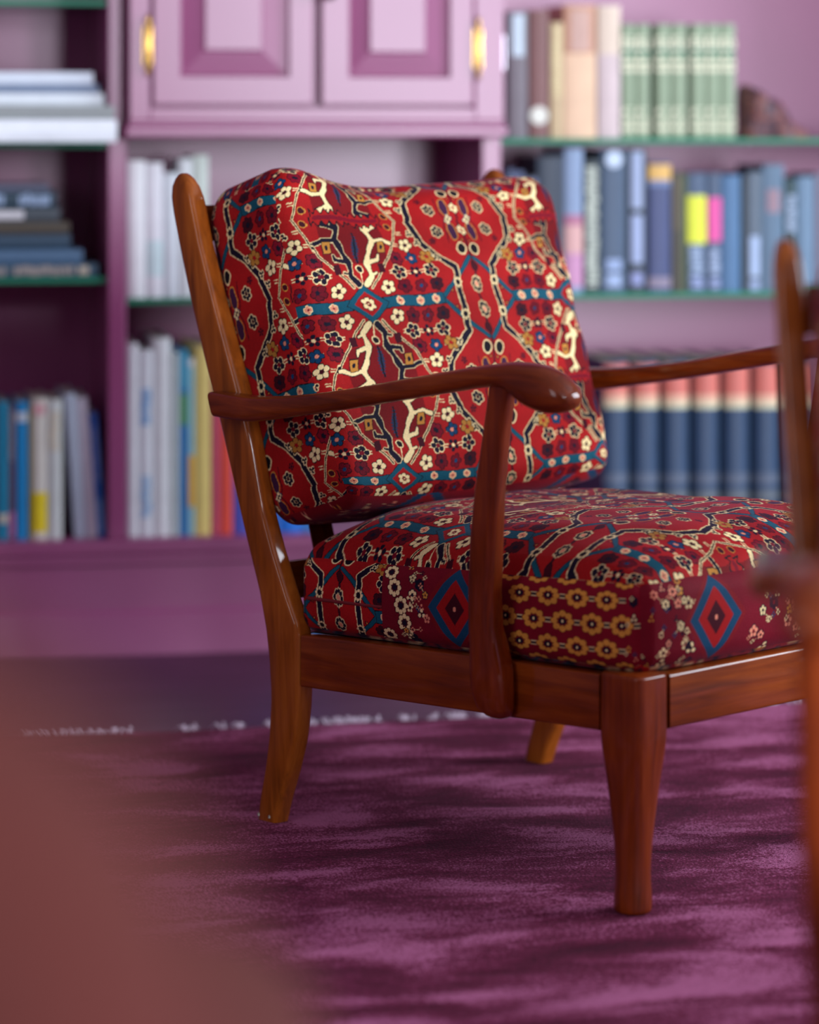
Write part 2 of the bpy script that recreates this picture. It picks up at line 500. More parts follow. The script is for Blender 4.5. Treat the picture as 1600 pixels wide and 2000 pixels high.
ubox('edge_strip', c1 - .004, c1 + .0015, TC + .003, TC + .018, Z(136, 980, TC), Z(68, 980, TC), .0006, PALE_STRIP)  # small pale strip on the cupboard's right edge
m = MB()
kx, kz = S(640, TC), Z(-14, 640, TC)
m.loft([[(kx + r * math.cos(a * math.pi / 8), TC - .002 - q, kz - zc0 + r * math.sin(a * math.pi / 8)) for a in range(16)] for r, q in ((.006, 0), (.006, .012), (.012, .016), (.0135, .024), (.009, .03), (.001, .031))])
m.build('knob', plain((58, 34, 40), .3, .8), door2, True, 50)

# ================================================================ BOOKS
def arc(x0, x1, y, bulge, n=6):
    return [(x0 + (x1 - x0) * i / n, y - bulge * (1 - (2 * i / n - 1) ** 2)) for i in range(n + 1)]

def book_parts(W, H, D, col, bands, rough=.5, bulge=None, pages=PAGES):
    """book standing at the origin: x thickness 0..W, y depth 0..D behind the spine, z height. Root is the cover."""
    bl = min(.004, W * .12) if bulge is None else bulge
    bt = min(.003, W * .16)
    out = arc(0, W, bl, bl); inn = arc(bt, W - bt, bl + bt, bl * .8)
    poly = [(0, D)] + out + [(W, D), (W - bt, D)] + inn[::-1] + [(bt, D)]
    n = len(poly); k = len(out)
    v = [(x, y, 0) for x, y in poly] + [(x, y, H) for x, y in poly]
    f = [(i, (i + 1) % n, n + (i + 1) % n, n + i) for i in range(n)]
    # strips between outer and inner outline close top and bottom
    idx_out = [0] + list(range(1, k + 1)) + [k + 1]
    idx_in = [n - 1] + list(range(n - 2, k + 2, -1)) + [k + 2]
    idx_in = [n - 1] + [n - 2 - i for i in range(k)] + [k + 2]
    for a in range(len(idx_out) - 1):
        p, q, r, s_ = idx_out[a], idx_out[a + 1], idx_in[a + 1], idx_in[a]
        f.append((p, s_, r, q)); f.append((n + p, n + q, n + r, n + s_))
    root = mesh_obj('book', v, f, plain(col, rough))
    m = MB(); m.box(bt + .0002, W - bt - .0002, bl + bt + .001, D - .004, .003, H - .003)
    m.build('pages', pages, root)
    for bd in bands:
        z0, z1, c = bd[:3]; style = bd[3] if len(bd) > 3 else 'band'
        m = MB()
        if style == 'band' or style == 'label':
            a = .02 if style == 'band' else .12
            ar = arc(0, W, bl, bl, 10)
            pts = [(x, y - .0006) for x, y in ar if a * W <= x <= W * (1 - a)] if style == 'label' else [(x, y - .0005) for x, y in ar]
            m.loft([[(x, y, z) for x, y in pts] + [(x, y + .0004, z) for x, y in pts[::-1]] for z in (z0, z1)])
            m.build('title_label' if style == 'label' else 'spine_band', plain(c, .55), root)
        elif style == 'text':
            w = .30 * W; z = z0
            r2 = random.Random(int(z0 * 1e5) + int(W * 1e5))
            while z < z1 - .003:
                hgt = r2.uniform(.004, .009); j = r2.uniform(-.08, .08) * W
                m.box(W / 2 - w + j, W / 2 + w + j, -.0006, .0012, z, min(z + hgt, z1)); z += hgt + r2.uniform(.001, .0025)
            m.build('lettering', plain(c, .5), root)
        elif style == 'gold':
            r2 = random.Random(int(z0 * 1e5) + int(W * 1e6))
            for q in range(7):
                cx = W * (.14 + .72 * (q % 3) / 2); cz = z0 + (z1 - z0) * (.15 + .7 * (q // 3) / 2)
                m.box(cx - .0032, cx + .0032, -.0007, .002, cz - .003, cz + .003)
            m.box(.002, W - .002, -.0004, .002, z0, z0 + .002); m.box(.002, W - .002, -.0004, .002, z1 - .002, z1)
            m.build('gilt_tooling', plain((240, 238, 206), .5), root)
        elif style == 'disc':
            r = min((z1 - z0) / 2, W * .46)
            ring = [(W / 2 + r * math.cos(i * math.pi / 10), (z0 + z1) / 2 + r * math.sin(i * math.pi / 10)) for i in range(20)]
            m.loft([[(x, y, z) for x, z in ring] for y in (-.0008, .002)])
            m.build('round_sticker', plain(c, .5), root)
    return root

def book(x0, x1, ytop, zb, col, label, bands=(), t=.046, depth=None, lean=0.0, group=None, rough=.5, gap=.0006, bulge=None):
    """upright book whose spine spans pixels x0..x1 at depth t; ytop gives its height"""
    xm = (x0 + x1) / 2
    s0, s1 = S(x0, t) + gap, S(x1, t) - gap
    W = s1 - s0; H = Z(ytop, xm, t) - zb
    D = depth or min(max(.70 * H, .12), .24)
    bb = []
    for bd in bands:
        za, zb2 = Z(bd[1], xm, t) - zb, Z(bd[0], xm, t) - zb
        bb.append((max(za, .001), min(zb2, H - .001)) + tuple(bd[2:]))
    r = book_parts(W, H, D, col, bb, rough, bulge)
    r.rotation_euler = (0, math.radians(lean), BA)
    if lean < 0:
        r.location = bw(s0, t, zb + LIFT)                  # pivots on its lower left edge
    elif lean > 0:
        a = math.radians(lean)
        r.location = bw(s1 - W * math.cos(a), t, zb + W * math.sin(a))
    else:
        r.location = bw(s0, t, zb + LIFT)
    tag(r, label, 'book', group)
    return r

def flat_book(xr, ytop, ybot, z0, col, label, L=.28, D=.21, t=.03, rz=0.0, bands=(), z1=None, group=None, rough=.5):
    """book lying flat, spine to the front, right end at pixel xr; returns the height of its top"""
    W = (z1 if z1 else Z(ytop, 100, t)) - z0
    bb = [(L * a, L * b_) + tuple(rest) for a, b_, *rest in bands]
    r = book_parts(W, L, D, col, bb, rough)
    # local x (thickness) -> up, local z (height) -> right
    s_ = S(xr, t)
    M = Matrix.Translation(bw(s_, t, z0)) @ Matrix.Rotation(BA + rz, 4, 'Z') @ Matrix(((0, 0, 1, -L), (0, 1, 0, 0), (1, 0, 0, 0), (0, 0, 0, 1)))
    # keep the handedness: mirror along depth is not wanted, so flip thickness instead
    M = Matrix.Translation(bw(s_, t, z0)) @ Matrix.Rotation(BA + rz, 4, 'Z') @ Matrix(((0, 0, 1, -L), (0, 1, 0, 0), (-1, 0, 0, W), (0, 0, 0, 1)))
    r.matrix_world = M
    tag(r, label, 'book', group)
    return z0 + W + LIFT

# left bay, white stack (lies turned a little, corners over the shelf edge)
z = ZLA + LIFT; g = 'white stack, left bay'
z = flat_book(229, 0, 0, z, (232, 238, 244), 'thick white book at the bottom of the upper left stack', L=.31, D=.23, t=-.055, rz=.21, z1=z + .0385, group=g)
z = flat_book(224, 0, 0, z, (140, 146, 146), 'grey book second from bottom of the upper left stack', L=.30, D=.23, t=-.048, rz=.19, z1=z + .024, group=g, bands=[(.0, 1.0, (196, 204, 204), 'band')][:0])
z = flat_book(203, 0, 0, z, (226, 234, 240), 'white book in the middle of the upper left stack', L=.27, D=.21, t=.0, rz=.04, z1=z + .0215, group=g)
z = flat_book(193, 0, 0, z, (112, 130, 158), 'blue-grey thin book second from top of the upper left stack', L=.27, D=.21, t=.004, rz=.02, z1=z + .015, group=g)
z = flat_book(182, 0, 0, z, (222, 232, 244), 'white book lying on top of the upper left stack', L=.26, D=.2, t=.005, rz=.01, z1=z + .021, group=g)
# left bay, dark stack
z = ZLB + LIFT; g = 'dark stack, left bay'
z = flat_book(191, 0, 0, z, (52, 84, 104), 'dark teal book with pale title, bottom of the dark stack', L=.29, z1=z + .0235, group=g, bands=[(.08, .45, (170, 166, 160), 'text'), (.5, .86, (176, 168, 160), 'text'), (.885, .945, (200, 190, 170), 'label')])
z = flat_book(162, 0, 0, z, (82, 116, 148), 'slate blue book second from the bottom of the dark stack', L=.27, z1=z + .0245, group=g)
z = flat_book(138, 0, 0, z, (48, 76, 98), 'dark blue book near the middle of the dark stack', L=.25, z1=z + .027, group=g)
z = flat_book(136, 0, 0, z, (80, 72, 60), 'olive brown book in the dark stack, left bay', L=.25, z1=z + .021, group=g)
z = flat_book(117, 0, 0, z, (72, 82, 90), 'grey book with a white label, third from top of dark stack', L=.24, z1=z + .0245, group=g, bands=[(.3, .74, (222, 222, 226), 'label')])
z = flat_book(110, 0, 0, z, (40, 66, 82), 'dark book with pale blue lettering near top of dark stack', L=.23, z1=z + .0285, group=g, bands=[(.2, .62, (158, 182, 214), 'text'), (.72, .95, (158, 182, 214), 'text')])
z = flat_book(96, 0, 0, z, (96, 100, 122), 'thin grey book on the very top of the dark stack', L=.22, z1=z + .012, group=g)

# left bay, bottom row
zb = SHELF_Z
g = 'bottom row, left bay'
book(-64, -34, 800, zb, (210, 214, 214), 'pale grey book at the far left end of the bottom row', group=g)
book(-34, -4, 790, zb, (58, 96, 120), 'slate book beside the turquoise one, bottom left row', group=g)
book(-4, 16, 785, zb, (0, 138, 176), 'turquoise book at the left picture edge, bottom row', [(1005, 1022, (205, 200, 180), 'band')], group=g)
book(16, 30, 792, zb, (92, 70, 96), 'thin dark mauve book between turquoise and bright blue ones', [(800, 900, (140, 140, 150), 'text'), (1000, 1050, (168, 98, 150), 'band')], group=g)
book(30, 55, 785, zb, (0, 140, 204), 'bright blue book with a white band near its top', [(806, 824, (200, 214, 224), 'band')], group=g)
book(55, 62, 790, zb, (112, 108, 40), 'very thin olive book beside the bright blue book', group=g)
book(62, 92, 779, zb, (222, 220, 208), 'white book with a yellow patch at the foot of its spine', [(962, 1040, (240, 218, 30), 'band'), (788, 812, (224, 170, 176), 'disc')], group=g)
book(92, 122, 781, zb, (212, 220, 216), 'plain pale book right of the yellow-footed one', [(800, 880, (222, 214, 190), 'text')], group=g)
book(146, 170, 769, zb, (190, 206, 222), 'pale blue book leaning left in the lower left bay', lean=-4.4, group=g)
book(170, 192, 777, zb, (226, 228, 240), 'white book leaning beside the pale blue leaning one', lean=-4.4, group=g)
book(192, 207, 806, zb, (44, 112, 204), 'small blue book leaning at the right end, lower left bay', [(835, 940, (130, 160, 224), 'text'), (975, 1040, (110, 160, 224), 'band')], lean=-4.0, group=g)

# middle bay, white books on glass
zb = ZMA; g = 'white books on the middle glass shelf'
book(249, 285, 314, zb, (240, 244, 246), 'wide white book against the upright, middle glass shelf', group=g)
book(285, 319, 318, zb, (238, 240, 246), 'second white book from the left on the middle glass shelf', [(470, 540, (212, 236, 238), 'band')], group=g)
book(319, 349, 338, zb, (226, 236, 242), 'lower white book third on the middle glass shelf', group=g)
book(349, 376, 310, zb, (232, 240, 242), 'white book behind the armchair post top', group=g)
book(376, 408, 303, zb, (214, 228, 218), 'tallest pale greenish book on the middle glass shelf', group=g)

# middle bay, bottom row
zb = SHELF_Z; g = 'bottom row, middle bay'
book(249, 271, 672, zb, (226, 234, 236), 'white book at the left end of the middle bottom row', lean=0, group=g)
book(271, 300, 684, zb, (222, 230, 234), 'white book with blue lettering, middle bottom row', [(760, 830, (120, 170, 214), 'text'), (930, 1010, (150, 190, 222), 'text')], group=g)
book(300, 334, 661, zb, (230, 238, 238), 'tallest white book in the middle bottom row', group=g)
book(334, 350, 690, zb, (196, 214, 212), 'narrow grey-green book right of the tallest white one', group=g)
book(350, 367, 684, zb, (40, 128, 190), 'blue and teal book in the middle bottom row', [(684, 760, (70, 172, 206), 'band'), (770, 830, (86, 160, 110), 'band')], group=g)
book(367, 380, 700, zb, (150, 206, 214), 'narrow aqua book with an orange foot', [(700, 716, (232, 236, 232), 'band'), (890, 990, (240, 190, 80), 'band')], group=g)
book(380, 413, 676, zb, (236, 218, 128), 'pale yellow book beside the armchair post', group=g)
book(413, 430, 730, zb, (206, 84, 110), 'rose red book behind the armchair post', group=g)
book(430, 455, 760, zb, (238, 84, 64), 'bright orange red book behind the armchair post', group=g)
book(455, 500, 800, zb, (86, 96, 196), 'violet blue book behind the armchair post', group=g)
book(500, 548, 850, zb, (50, 110, 200), 'mid blue book half hidden by the back cushion', group=g)
book(548, 590, 850, zb, (20, 120, 224), 'vivid blue book under the corner of the back cushion', group=g)
book(590, 640, 850, zb, (70, 150, 224), 'sky blue book at the right end behind the cushions', group=g)

# right bay, upper glass shelf
zb = ZRA; g = 'upper glass shelf, right bay'
book(992, 1032, 22, zb, (112, 104, 112), 'grey book with a pale blue label beside the cupboard', [(28, 110, (196, 214, 226), 'label')], group=g)
book(1034, 1073, 20, zb, (120, 78, 76), 'brown red book with a round white sticker', [(200, 252, (220, 222, 210), 'disc')], group=g)
book(1075, 1101, 44, zb, (196, 172, 132), 'thin tan book between the brown red and the cream ones', [(50, 190, (216, 200, 150), 'text')], group=g)
book(1102, 1166, 10, zb, (226, 190, 156), 'thick cream book with a brown upper half', [(12, 104, (190, 140, 112), 'band'), (20, 100, (200, 164, 150), 'label')], group=g)
book(1168, 1213, 10, zb, (204, 186, 186), 'pinkish grey book with a cream top beside the green set', [(12, 106, (222, 204, 184), 'band')], group=g)
gx = [(1214, 1242), (1242, 1271), (1281, 1311), (1312, 1343), (1350, 1379), (1379, 1408), (1408, 1438)]
SAGE = ['first sage green gilt book, touching the pinkish grey one', 'second sage green gilt book, left of the first dark gap', 'third sage green gilt book, right of the first dark gap', 'middle one of the seven sage green gilt books', 'fifth sage green gilt book, right of the second dark gap', 'sixth sage green gilt book, second from the stone', 'last sage green gilt book, beside the rough stone']
for gi, (a, b_) in enumerate(gx):
    book(a, b_, 47, zb, (138, 158, 128), SAGE[gi], [(72, 96, 0, 'gold'), (82, 92, (40, 112, 86), 'band'), (106, 140, 0, 'gold'), (96, 108, (48, 118, 92), 'band'), (212, 256, 0, 'gold')], group='sage green gilt set', gap=.0012)

# stone
bm = bmesh.new()
bmesh.ops.create_icosphere(bm, subdivisions=4, radius=1.0)
r2 = np.random.default_rng(3)
ph = r2.uniform(0, 6.28, (6, 3)); fr = r2.uniform(2, 6, (6, 3))
for v in bm.verts:
    x, y, z_ = v.co
    top = .78 - .72 * x if z_ > 0 else 0
    q = sum(math.sin(fr[i][0] * x + ph[i][0]) * math.sin(fr[i][1] * y + ph[i][1]) * math.sin(fr[i][2] * z_ + ph[i][2]) for i in range(6)) * .07
    v.co = Vector((x * (1 + q) * .066, y * (1 + q) * .045, max(0, math.copysign(abs(z_) ** .45, z_) * max(.08, top) * (1.0 + q * 2.0)) * .086))
bm.verts.index_update()
sm, nt, pb = new_mat('rough_stone')
tc = N(nt, 'ShaderNodeTexCoord'); vz = N(nt, 'ShaderNodeTexNoise', Scale=38.0, Detail=6.0, Distortion=1.5)
nt.links.new(tc.outputs['Object'], vz.inputs['Vector'])
rr = ramp(nt, [(0.34, lin((66, 52, 66))), (0.5, lin((98, 62, 70))), (0.6, lin((140, 84, 72))), (0.72, lin((108, 96, 110)))])
nt.links.new(vz.outputs['Fac'], rr.inputs['Fac']); nt.links.new(rr.outputs['Color'], pb.inputs['Base Color'])
bp = N(nt, 'ShaderNodeBump', Strength=0.8, Distance=0.006); nt.links.new(vz.outputs['Fac'], bp.inputs['Height']); nt.links.new(bp.outputs['Normal'], pb.inputs['Normal'])
st = mesh_obj('mineral_stone', [v.co for v in bm.verts], [tuple(v.index for v in f.verts) for f in bm.faces], sm, None, True, 50)
bm.free()
st.location = bw(S(1504, .1), .1, ZRA); st.rotation_euler = (0, 0, BA)
tag(st, 'rough dark red stone sloping down beside the green book set', 'stone')

# right bay, second glass shelf
zb = ZRB; g = 'dark row, right bay'
DK = (38, 52, 68)
book(990, 1006, 330, zb, (62, 76, 108), 'slate violet book beside the right upright, dark row', group=g)
book(1006, 1024, 335, zb, (74, 88, 124), 'bluish book second in the dark row', group=g)
book(1024, 1050, 345, zb, (40, 44, 60), 'low black book third in the dark row', [(350, 372, (100, 112, 150), 'band')], group=g)
book(1050, 1103, 306, zb, (40, 54, 72), 'broad navy book behind the cushion corner', group=g)
book(1103, 1140, 290, zb, (132, 154, 186), 'pale blue book with a pink lower spine', [(420, 440, (176, 110, 140), 'band'), (440, 495, (214, 168, 164), 'band'), (495, 560, (200, 144, 182), 'band')], group=g)
book(1140, 1174, 312, zb, (34, 50, 58), 'black book with long cream lettering', [(322, 560, (188, 198, 184), 'text')], group=g)
book(1175, 1224, 292, zb, (64, 86, 112), 'slate book with a round white mark on top', [(295, 328, (196, 214, 236), 'disc'), (507, 528, (150, 172, 210), 'label'), (536, 560, (158, 180, 216), 'label')], group=g)
book(1225, 1264, 291, zb, (22, 40, 52), 'black book with two long white title strips', [(296, 408, (156, 172, 204), 'label'), (420, 515, (156, 172, 208), 'label'), (532, 558, (140, 150, 196), 'label')], group=g)
book(1267, 1312, 317, zb, (60, 72, 116), 'navy book with a golden yellow head band', [(322, 352, (222, 178, 98), 'band'), (352, 364, (110, 130, 170), 'band'), (542, 562, (140, 130, 150), 'band')], group=g)
book(1313, 1331, 334, zb, (70, 66, 56), 'narrow dark brown book beside the navy one', [(345, 450, (92, 84, 68), 'band')], group=g)
book(1331, 1343, 340, zb, (70, 82, 44), 'narrow dark olive book left of the yellow label', group=g)
book(1343, 1381, 338, zb, (66, 88, 116), 'slate book with a bright yellow label', [(382, 476, (222, 230, 60), 'band'), (482, 535, (150, 172, 200), 'text'), (542, 562, (150, 166, 210), 'text')], group=g)
book(1382, 1410, 338, zb, (66, 86, 112), 'slate book with a bright pink label', [(386, 472, (226, 84, 160), 'band'), (482, 535, (156, 176, 206), 'text'), (542, 562, (150, 166, 210), 'text')], group=g)
book(1411, 1449, 342, zb, (70, 112, 152), 'plain steel blue book right of the pink label', group=g)
book(1449, 1459, 344, zb, (12, 24, 28), 'dark filler for the shaded gap between two blue books', group=g)  # dark slab stands in for the shade of a gap
book(1459, 1490, 336, zb, (84, 100, 116), 'grey book with a white strip on its lower spine', [(462, 540, (166, 188, 220), 'label'), (548, 566, (150, 170, 206), 'label')], group=g)
book(1490, 1533, 322, zb, (84, 112, 136), 'blue-grey book with a dull red patch', [(370, 415, (148, 122, 134), 'label')], group=g)
book(1533, 1557, 350, zb, (24, 60, 66), 'dark teal book with white lettering near the right edge', [(378, 455, (160, 180, 206), 'text')], group=g)
book(1557, 1592, 345, zb, (98, 128, 154), 'light steel book at the right picture edge', group=g)
book(1592, 1625, 338, zb, (112, 110, 130), 'mauve grey book cut by the right picture edge', group=g)

# right bay, bottom: a set of navy volumes with red and cream heads
zb = SHELF_Z
xs = [1181, 1240, 1299, 1358, 1417, 1476, 1535, 1594]
NAVY = ['navy volume with red head touching the edge of the back cushion', 'second navy volume right of the back cushion', 'third navy volume right of the back cushion, under the far armrest', 'fourth navy volume right of the back cushion', 'fifth navy volume right of the back cushion, second from the blurred post', 'navy volume with red head just left of the blurred chair post', 'navy volume almost hidden behind the blurred chair post']
for i in range(len(xs) - 1):
    a, b_ = xs[i], xs[i + 1] - 9
    book(a, b_, 704, zb, (44, 68, 98), NAVY[i], [(712, 772, (206, 112, 100), 'band'), (772, 788, (222, 178, 150), 'band'), (788, 798, (206, 208, 172), 'band'), (925, 945, (84, 96, 116), 'band'), (960, 975, (96, 104, 110), 'band')], group='navy set with red and cream heads', depth=.23, gap=.001, bulge=.011)

# ================================================================ RUG
RA = math.radians(12.5)
rug = empty('rug', (-.15, 4.415, FLOOR), RA)
tag(rug, 'plum silky pile rug with white fringe under the patterned armchair', 'rug')
nx, ny = 260, 300
gx_ = np.linspace(-1.5, 1.9, nx); gy_ = np.linspace(-4.4, 0.0, ny)
GX, GY = np.meshgrid(gx_, gy_)
GZ = .0108 + .0006 * np.sin(GX * 19 + 2 * np.sin(GY * 7)) * np.sin(GY * 31 + 1.5 * np.sin(GX * 11))
GZ = np.where((GX < -1.49) | (GX > 1.89) | (GY < -4.39) | (GY > -.004), .004, GZ)
vs = np.stack([GX, GY, GZ], -1).reshape(-1, 3)
ii = np.arange(nx * ny).reshape(ny, nx)
fs = np.stack([ii[:-1, :-1], ii[:-1, 1:], ii[1:, 1:], ii[1:, :-1]], -1).reshape(-1, 4)
pile = mesh_obj('pile', vs.tolist(), fs.tolist(), rug_mat(), rug, True)
m = MB(); m.box(-1.5, 1.9, -4.4, 0, 0, .004); m.build('backing', plain((90, 50, 70), .9), rug)
m = MB()
def tuft(x):
    n = random.randint(4, 8)
    for _ in range(n):
        x1 = x + random.uniform(-.008, .008); L = random.uniform(.008, .03); hz = random.uniform(.001, .008)
        x2 = x1 + random.uniform(-.016, .016)
        m.tube([(x1, -.004, .008), ((x1 + x2) / 2, L * .4, .008 + hz), (x2, L, .003 + random.uniform(0, .005))], [.0014, .0014, .0007], 5)
x = -1.48
while x < 1.88:
    dens = .5 + .5 * math.sin(x * 21) * math.sin(x * 8.3 + 1)
    if random.random() < .05 + .8 * dens: tuft(x)
    x += random.uniform(.006, .016)
fr_ = m.build('fringe', plain((214, 200, 214), .9), rug); tag(fr_, kind='stuff', label='white cotton fringe')

# ================================================================ PRINTED VELVET PATTERN
RES = 0.5                                            # mm per sample of the repeat
HALF_U, HALF_V = 200.0, 127.0
def sr(*c): return np.array(lin(c))
C_RED, C_RED2, C_CRIM, C_MAR = sr(160, 21, 21), sr(116, 14, 18), sr(118, 8, 30), sr(62, 8, 22)
C_NAVY, C_TEAL, C_BLUE, C_CREAM = sr(20, 15, 34), sr(14, 80, 98), sr(14, 60, 96), sr(240, 218, 158)
C_GOLD, C_BLK, C_PURP, C_SALM = sr(206, 142, 58), sr(18, 12, 20), sr(62, 26, 58), sr(226, 140, 110)

def seg_d(X, Yv, pts):
    d = np.full(X.shape, 1e9)
    for (x0, y0), (x1, y1) in zip(pts[:-1], pts[1:]):
        dx, dy = x1 - x0, y1 - y0
        t = np.clip(((X - x0) * dx + (Yv - y0) * dy) / (dx * dx + dy * dy + 1e-9), 0, 1)
        d = np.minimum(d, np.hypot(X - x0 - t * dx, Yv - y0 - t * dy))
    return d

class Canvas:
    def __init__(s, X, Yv, base):
        s.X, s.Y = X, Yv; s.C = np.empty(X.shape + (3,)); s.C[:] = base
    def put(s, mask, c): s.C[mask] = c
    def line(s, pts, w, c, edge=None, ew=1.6):
        d = seg_d(s.X, s.Y, pts)
        if edge is not None: s.put(d < w / 2 + ew, edge)
        s.put(d < w / 2, c)
    def box_(s, x, y, r):
        return (np.abs(s.X - x) < r) & (np.abs(s.Y - y) < r)
    def flower(s, x, y, r, n, petal, centre, edge=None, ky=1.0, rot=0.0):
        near = s.box_(x, y, r * 1.9)
        if not near.any(): return
        X, Yv = s.X[near] - x, (s.Y[near] - y) / ky
        c = s.C[near]
        rp = r * (.375 if n == 5 else .33 if n == 6 else .255 if n >= 8 else .42)
        for e in (0, 1):
            if e == 0 and edge is None: continue
            for k in range(n):
                a = rot + k * 2 * math.pi / n + math.pi / 2
                dd = np.hypot(X - r * .66 * math.cos(a), Yv - r * .66 * math.sin(a))
                c[dd < (rp + 1.3 if e == 0 else rp - (.35 if edge is None else 0))] = edge if e == 0 else petal
        c[np.hypot(X, Yv) < r * .3] = centre
        s.C[near] = c
    def ell(s, x, y, rx, ry, c, edge=None, ew=1.5):
        q = lambda a, b_: ((s.X - x) / a) ** 2 + ((s.Y - y) / b_) ** 2 < 1
        if edge is not None: s.put(q(rx + ew, ry + ew), edge)
        s.put(q(rx, ry), c)
    def poly4(s, x, y, rx, ry, c):
        s.put(np.abs(s.X - x) / rx + np.abs(s.Y - y) / ry < 1, c)

def make_repeat():
    nu, nv = int(2 * HALF_U / RES), int(2 * HALF_V / RES)
    X, Yv = np.meshgrid((np.arange(nu) + .5) * RES - HALF_U, (np.arange(nv) + .5) * RES - HALF_V)
    # slight drawing wobble
    Xw = X + 1.3 * np.sin(Yv * .11) + .35 * np.sin(Yv * .37 + X * .1)
    Yw = Yv + 1.0 * np.sin(X * .09) + .3 * np.sin(X * .33 + Yv * .15)
    M, A = np.abs(Xw), np.abs(Yw)
    cv = Canvas(M, A, C_RED)
    # darker fields
    cv.put((M > 34) & (M < 128) & (A < 20 + 0 * M), C_RED * .8 + C_CRIM * .2)
    cv.put((M < 52) & (A > 60) & (A < 127), C_RED2)
    # hex field around axis B
    cv.line([(129, 0), (196, 61)], 6, C_TEAL, C_BLK, 1.0)
    # vines with cream edges
    vine = [(163, 0), (164, 48), (142, 66), (118, 90), (108, 127)]
    cv.line(vine, 8.6, C_NAVY, C_CREAM, 1.5)
    for k, (vx, vy) in enumerate([(150, 62), (140, 70), (124, 88), (114, 104)]):
        cv.flower(vx - 11, vy + 2, 5, 3, C_NAVY, C_NAVY, C_CREAM)
    for vy in (24,):
        cv.flower(163, vy, 9.5, 8, C_CREAM, C_BLK)
    # axis B
    cv.put((M > 198.2), C_MAR)
    for vy, rr_ in ((19, 10),):
        cv.flower(200, vy, rr_, 8, C_NAVY, C_SALM, C_CREAM * .8, ky=1.35)
    cv.ell(200, 47, 5, 7, C_MAR, C_BLK)
    for vx in (188,):
        cv.ell(vx, 76, 7.0, 8.5, C_BLK, C_CREAM, 2.2)
    cv.ell(181, 106, 7, 15, C_PURP, C_GOLD, 1.4); cv.flower(181, 126, 6, 4, C_CREAM, C_NAVY, C_BLUE)
    cv.line([(168, 88), (170, 118), (176, 127)], 1.8, C_MAR)
    cv.flower(200, 108, 8, 6, C_CREAM, C_RED, C_NAVY); cv.flower(193, 90, 4, 4, C_MAR, C_GOLD)
    cv.flower(150, 12, 4, 5, C_MAR, C_GOLD)
    cv.flower(152, 108, 9.5, 6, C_NAVY, C_MAR, C_CREAM); cv.flower(140, 92, 6, 5, C_MAR, C_NAVY)
    # teal band with salmon rosettes, small hexagon on axis A
    cv.put((A < 8.8) & (M > 22) & (M < 132), C_BLK); cv.put((A < 7.6) & (M > 22) & (M < 131), C_TEAL)
    for vx in (52, 88, 116):
        cv.flower(vx, 0, 5.4, 5, C_SALM, C_CRIM, C_CREAM)
    cv.put(M / 33 + A / 29 < 1, C_BLK); cv.put(M / 31.5 + A / 27.5 < 1, C_TEAL); cv.put(M / 21 + A / 18.5 < 1, C_RED)
    cv.flower(0, 0, 10, 6, C_CREAM, C_CRIM, C_MAR); cv.flower(0, 0, 4, 4, C_CRIM, C_CREAM)
    # stalks of the flower rows: paired cream dashes
    for vy in (22, 44, 66, 88, 108):
        dash = (np.mod(M + vy * .7, 26) < 9) & (M > 20 + .55 * vy) & (M < 140 - .35 * vy)
        for off in (-1.9, 1.9):
            cv.put(dash & (np.abs(A - vy - off) < .8), C_CREAM * .9)
    # flower rows
    kinds = [(C_CREAM, C_MAR, C_BLK), (C_CRIM, C_NAVY, C_BLK), (C_NAVY, C_CRIM, C_CREAM), (C_CRIM * .7, C_NAVY, C_MAR * .5), (C_BLUE, C_SALM, C_BLK), (C_NAVY, C_CREAM, None), (C_CRIM * .8, C_BLUE, C_MAR * .5), (C_GOLD * .7, C_RED, C_MAR * .5), (C_NAVY, C_CRIM, C_CREAM), (C_MAR, C_NAVY, C_BLK), (C_CREAM * .9, C_MAR, C_BLK)]
    kk = 0
    for ri, vy in enumerate((22, 44, 66, 88, 108)):
        lo, hi = 26 + .62 * vy, (150 if vy < 50 else 150 - (vy - 50) * 1.05)
        x_ = lo + (ri % 2) * 10
        while x_ < hi - 8:
            k = kinds[(kk * 3 + ri) % len(kinds)]; kk += 1
            cv.flower(x_, vy, 11.5 if kk % 3 else 10.0, 5 if kk % 4 else 6, k[0], k[1], k[2], ky=.92, rot=.3 * kk)
            x_ += 28
    # diagonal beaded stems
    dia = [(14, 24), (58, 72), (86, 127)]
    cv.line(dia, 1.8, C_BLK, C_CREAM * .92, 1.2)
    # tree of life trunk: cream on one side, navy on the other, from the unfolded sign
    sgn = Xw * np.sign(Yw + 1e-6)
    cream = Canvas(M, A, 0); cream.C = cv.C
    trunk = [(6, 28), (17, 42), (14, 60), (22, 78), (30, 96), (22, 112), (28, 127)]
    d = seg_d(M, A, trunk)
    wv = 3.9 + .9 * np.sin(A * .23)
    tw = [[(17, 62), (34, 66), (36, 72)], [(28, 94), (48, 96), (62, 90)], [(24, 110), (44, 118)], [(16, 44), (26, 46)]]
    for q in tw: d = np.minimum(d, seg_d(M, A, q) + 1.6)
    pos, neg = sgn >= 0, sgn < 0
    cv.put(pos & (d < wv + 1.3), C_BLK); cv.put(pos & (d < wv), C_CREAM)
    cv.put(neg & (d < wv + 1.2), C_CREAM * .85); cv.put(neg & (d < wv), C_NAVY)
    # leaf and bead between the trunks
    leaf = np.abs(M) < (5.5 - np.abs(A - 82) * .2 + 1.2 * np.sin(A * 1.4))
    cv.put(leaf & (A > 60) & (A < 104), sr(36, 52, 80)); cv.put((M < 1.2) & (A > 60) & (A < 106), C_BLK)
    cv.ell(0, 52, 4.5, 4.5, C_BLK, C_CREAM, 1.5); cv.put((M < .9) & (A > 30) & (A < 48), C_CREAM)
